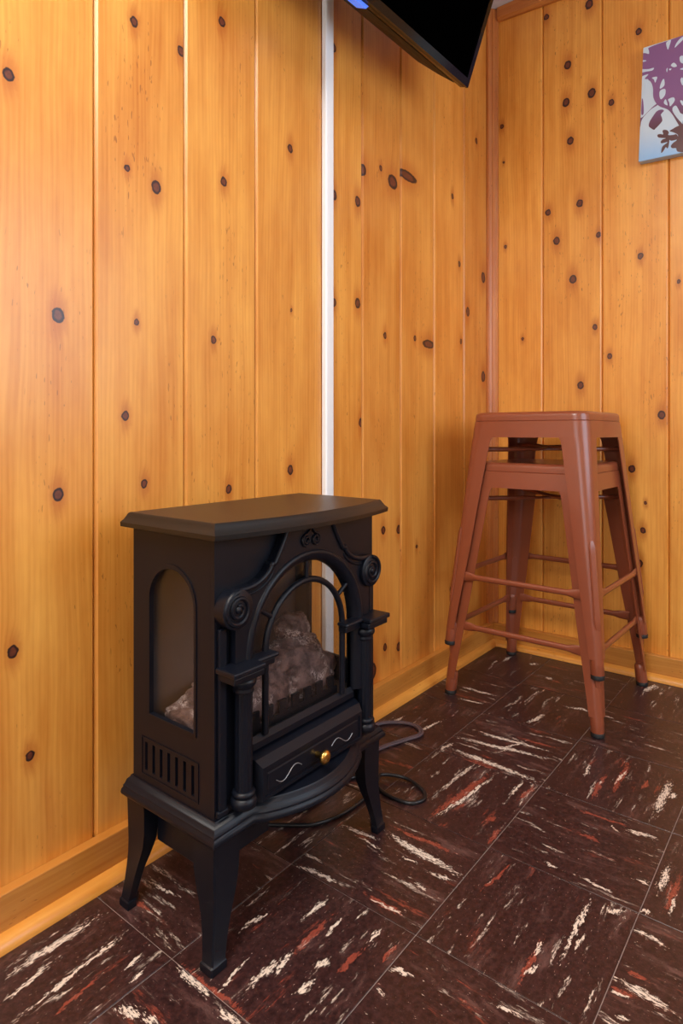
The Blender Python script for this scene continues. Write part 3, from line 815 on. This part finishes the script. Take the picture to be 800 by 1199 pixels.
# ------------------------------------------------------------------ television on a tilting mount
BRp = atX(547, 103, .16)
e = (atZ(428, 0, BRp.z)-BRp).normalized()          # along the bottom edge, towards the camera
nh = Vector((e.y, -e.x, 0)); nh = nh if nh.x > 0 else -nh
ti = math.radians(20)
up = Vector((0, 0, 1))*math.cos(ti)+nh*math.sin(ti)
nn = nh*math.cos(ti)-Vector((0, 0, 1))*math.sin(ti)
TW, TH = .83, .475
tv = thing('television', 'black flat television on a tilted wall mount above the stove', 'television', BRp)
def tvp(a, b, c): return e*a+up*b+nn*c
def tvbox(bm, a0, a1, b0, b1, c0, c1, bev=0, taper=0):
    b2 = new(); box(b2, a0, a1, b0, b1, c0, c1, bev)
    for v in b2.verts: v.co = tvp(*v.co)
    me = bpy.data.meshes.new('tmp'); b2.to_mesh(me); b2.free(); bm.from_mesh(me); bpy.data.meshes.remove(me)
bm = new()
plate(bm, r4(0, TW, 0, TH), [r4(.014, TW-.014, .018, TH-.014)], lambda a, b, c: tvp(a, b, c), -.004, .003); obj('bezel', bm, M['tv'], tv)
bm = new(); tvbox(bm, 0, TW, 0, TH, -.022, -.0042, .004); obj('cabinet', bm, M['tv'], tv, 40)
bm = new(); tvbox(bm, .012, TW-.012, .016, TH-.012, -.004, -.0015); obj('screen', bm, M['screen'], tv)
bm = new()
loft(bm, [[tvp(a, b, -.0222) for a, b in r4(.03, TW-.03, .0005, TH-.05)], [tvp(a, b, -.040) for a, b in r4(.075, TW-.075, .001, TH-.07)], [tvp(a, b, -.074) for a, b in r4(.125, TW-.125, .010, TH-.12)]]); obj('back_housing', bm, M['tv_back'], tv)
m, t, p = mat('blue_lens'); p.inputs['Base Color'].default_value = srgb(70, 120, 225); p.inputs['Roughness'].default_value = .15
p.inputs['Emission Color'].default_value = srgb(70, 120, 235); p.inputs['Emission Strength'].default_value = .5
bm = new(); b0 = TW/2
loft(bm, [[tvp(a, -.0002, c) for a, c in ((b0-.020, -.010), (b0-.012, -.034), (b0+.07, -.034), (b0+.07, -.010))], [tvp(a, -.0065, c) for a, c in ((b0-.016, -.012), (b0-.009, -.032), (b0+.067, -.032), (b0+.067, -.012))]])
q = obj('indicator_lens', bm, m, tv); q['label'] = 'blue glowing lens'
c0 = tvp(TW/2, TH/2, -.074); wc = BRp+c0
bm = new(); tvbox(bm, TW/2-.1, TW/2+.1, TH/2-.1, TH/2+.1, -.0795, -.0745)
b2 = box(new(), .0006-BRp.x, .008-BRp.x, c0.y-.12, c0.y+.12, c0.z-.09, c0.z+.09)
me = bpy.data.meshes.new('tmp'); b2.to_mesh(me); b2.free(); bm.from_mesh(me); bpy.data.meshes.remove(me)
tube(bm, [Vector((.006-BRp.x, c0.y, c0.z-.03)), c0-nn*.005], .015, 10)
obj('wall_mount', bm, M['steel'], tv)

# ------------------------------------------------------------------ canvas picture on the back wall
pa = atY(747.8, 189.7, -.025); 
tilt = math.radians(-2.3); AW, AH = .42, .314
art = thing('canvas_picture', 'blue canvas picture with plum flower silhouettes hanging on the pine wall', 'picture', (pa.x, 0, pa.z))
art.rotation_euler = (0, -tilt, 0)
m, t, p = mat('canvas_print')
P = t.sep(t.n('ShaderNodeTexCoord').outputs['Object'])
nz_ = t.noise(t.n('ShaderNodeTexCoord').outputs['Object'], 14, 3)
f = t.ramp(t.m('ADD', P[2], t.m('MULTIPLY', nz_, .06)), .02, .12)
c = t.mix(f, srgb(140, 190, 238), srgb(206, 222, 234))
t.put(p.inputs['Base Color'], c); p.inputs['Roughness'].default_value = .3; p.inputs['Coat Weight'].default_value = .5; p.inputs['Coat Roughness'].default_value = .12
M['canvas'] = m
m, t, p = mat('plum_print_glare')
P = t.sep(t.n('ShaderNodeTexCoord').outputs['Object'])
c = t.mix(t.ramp(P[2], .06, .17), srgb(90, 48, 50), srgb(138, 92, 140))  # purple towards the top: window reflection haze painted into the print colour
t.put(p.inputs['Base Color'], c); p.inputs['Roughness'].default_value = .3; p.inputs['Coat Weight'].default_value = .5; p.inputs['Coat Roughness'].default_value = .12
M['plum'] = m
obj('canvas', box(new(), 0, AW, -.026, -.0008, 0, AH, .0015), M['canvas'], art)
# traced silhouettes in picture coordinates
Rm = Matrix.Rotation(-tilt, 3, 'Y').inverted()
def pic(u, v):
    q = Rm @ (atY(u, v, -.026)-Vector((pa.x, 0, pa.z))); return (q.x, q.z)
bm = new()
def blob(bm, pts, lift, k=4):
    P = [Vector((a, b, 0)) for a, b in pts]; n = len(P); out = []
    for i in range(n):
        a, b, c, d = P[i-1], P[i], P[(i+1) % n], P[(i+2) % n]
        for j in range(k):
            s = j/k; out.append(0.5*((2*b)+(c-a)*s+(2*a-5*b+4*c-d)*s*s+(3*b-3*c+d-a)*s**3))
    out = [(min(max(q.x, .0006), AW-.0006), min(max(q.y, .0006), AH-.0006)) for q in out]
    plate(bm, out, [], lambda a, b, t: (a, t, b), -.0259, -.0262-lift)
U = lambda x, y: pic(740+x*60/799, 110+y*60/799)          # lower part of the picture
V = lambda x, y: pic(740+x*60/799, 30+y*60/799)           # upper part of the picture
plum = [
 [U(*q) for q in ((265,500),(280,430),(330,350),(380,280),(430,250),(480,245),(500,265),(455,320),(470,370),(475,420),(430,480),(370,540),(345,560),(300,535))],
 [U(*q) for q in ((400,640),(440,625),(490,630),(480,580),(500,560),(550,565),(580,600),(570,640),(640,640),(700,630),(720,700),(620,730),(590,720),(580,790),(560,850),(530,830),(500,880),(460,920),(470,840),(500,800),(560,750),(470,770),(450,750),(480,710),(530,690),(420,680))],
 [U(*q) for q in ((590,580),(640,545),(700,510),(790,480),(900,500),(950,700),(900,900),(740,905),(700,880),(690,845),(630,845),(610,810),(650,760),(700,720),(720,640),(650,600))],
 [U(*q) for q in ((500,215),(560,210),(620,240),(660,310),(720,390),(800,480),(850,560),(760,520),(700,430),(640,330),(570,250))],
 [U(*q) for q in ((110,400),(170,360),(240,290),(330,200),(410,140),(400,175),(300,240),(200,340),(150,420),(135,500),(110,560))],
 [U(*q) for q in ((106,20),(140,10),(130,80),(115,190),(106,190))], [U(*q) for q in ((160,80),(180,120),(185,300),(150,310))],
 # big flower head
 [V(*q) for q in ((110,460),(200,430),(260,440),(250,360),(400,290),(600,225),(800,150),(1000,100),(1500,60),(1700,300),(1600,700),(1500,1100),(1200,1300),(900,1400),(700,1340),(560,1300),(420,1250),(340,1130),(330,960),(280,860),(190,850),(110,780),(110,560))],
 [U(*q) for q in ((800,420),(1000,380),(1300,300),(1700,420),(1600,760),(1300,880),(1000,860),(850,700))],
]
for i, L in enumerate(plum): blob(bm, L, .00003*(i+1))
obj('flower_print', bm, M['plum'], art)
bm = new()
gaps = [
 ((120,400),(190,370),(250,350),(270,440),(200,425),(120,450)), ((540,265),(610,225),(590,310),(565,375),(545,330)), ((670,345),(700,270),(760,200),(830,160),(800,220),(730,290)),
 ((750,490),(800,470),(850,520),(800,590),(755,560)), ((610,620),(660,580),(705,630),(655,650)), ((112,660),(170,680),(260,680),(345,660),(320,700),(220,720),(112,740)),
 ((112,870),(150,800),(260,760),(200,830),(260,840),(235,900),(225,980),(180,920),(112,895)), ((315,815),(395,800),(380,860),(365,890),(345,840)), ((500,830),(510,930),(440,985),(455,900)),
 ((440,1020),(520,990),(520,1080),(460,1150),(435,1110)), ((112,545),(200,540),(230,550),(170,570),(112,575)), ((540,690),(560,660),(550,730)), ((580,680),(620,670),(600,700)),
 ((750,680),(850,650),(850,690)), ((760,850),(790,810),(830,900),(790,930)), ((570,1150),(650,1120),(670,1170),(600,1260),(585,1200)), ((500,1200),(530,1150),(560,1240),(520,1230)), ((640,1280),(690,1250),(740,1330),(770,1410),(690,1370),(640,1330)), ((755,1170),(800,1180),(820,1260),(780,1230)),
 ((900,300),(1000,240),(960,420)), ((1050,560),(1120,500),(1150,650)), ((930,980),(1010,900),(1040,1080)), ((1180,820),(1260,760),(1280,960)), ((1250,300),(1350,260),(1330,460)), ((880,1180),(960,1160),(930,1280))]
for L in gaps:
    bm = new(); blob(bm, [V(*q) for q in L], .0006); obj('petal_gap', bm, M['canvas'], art)
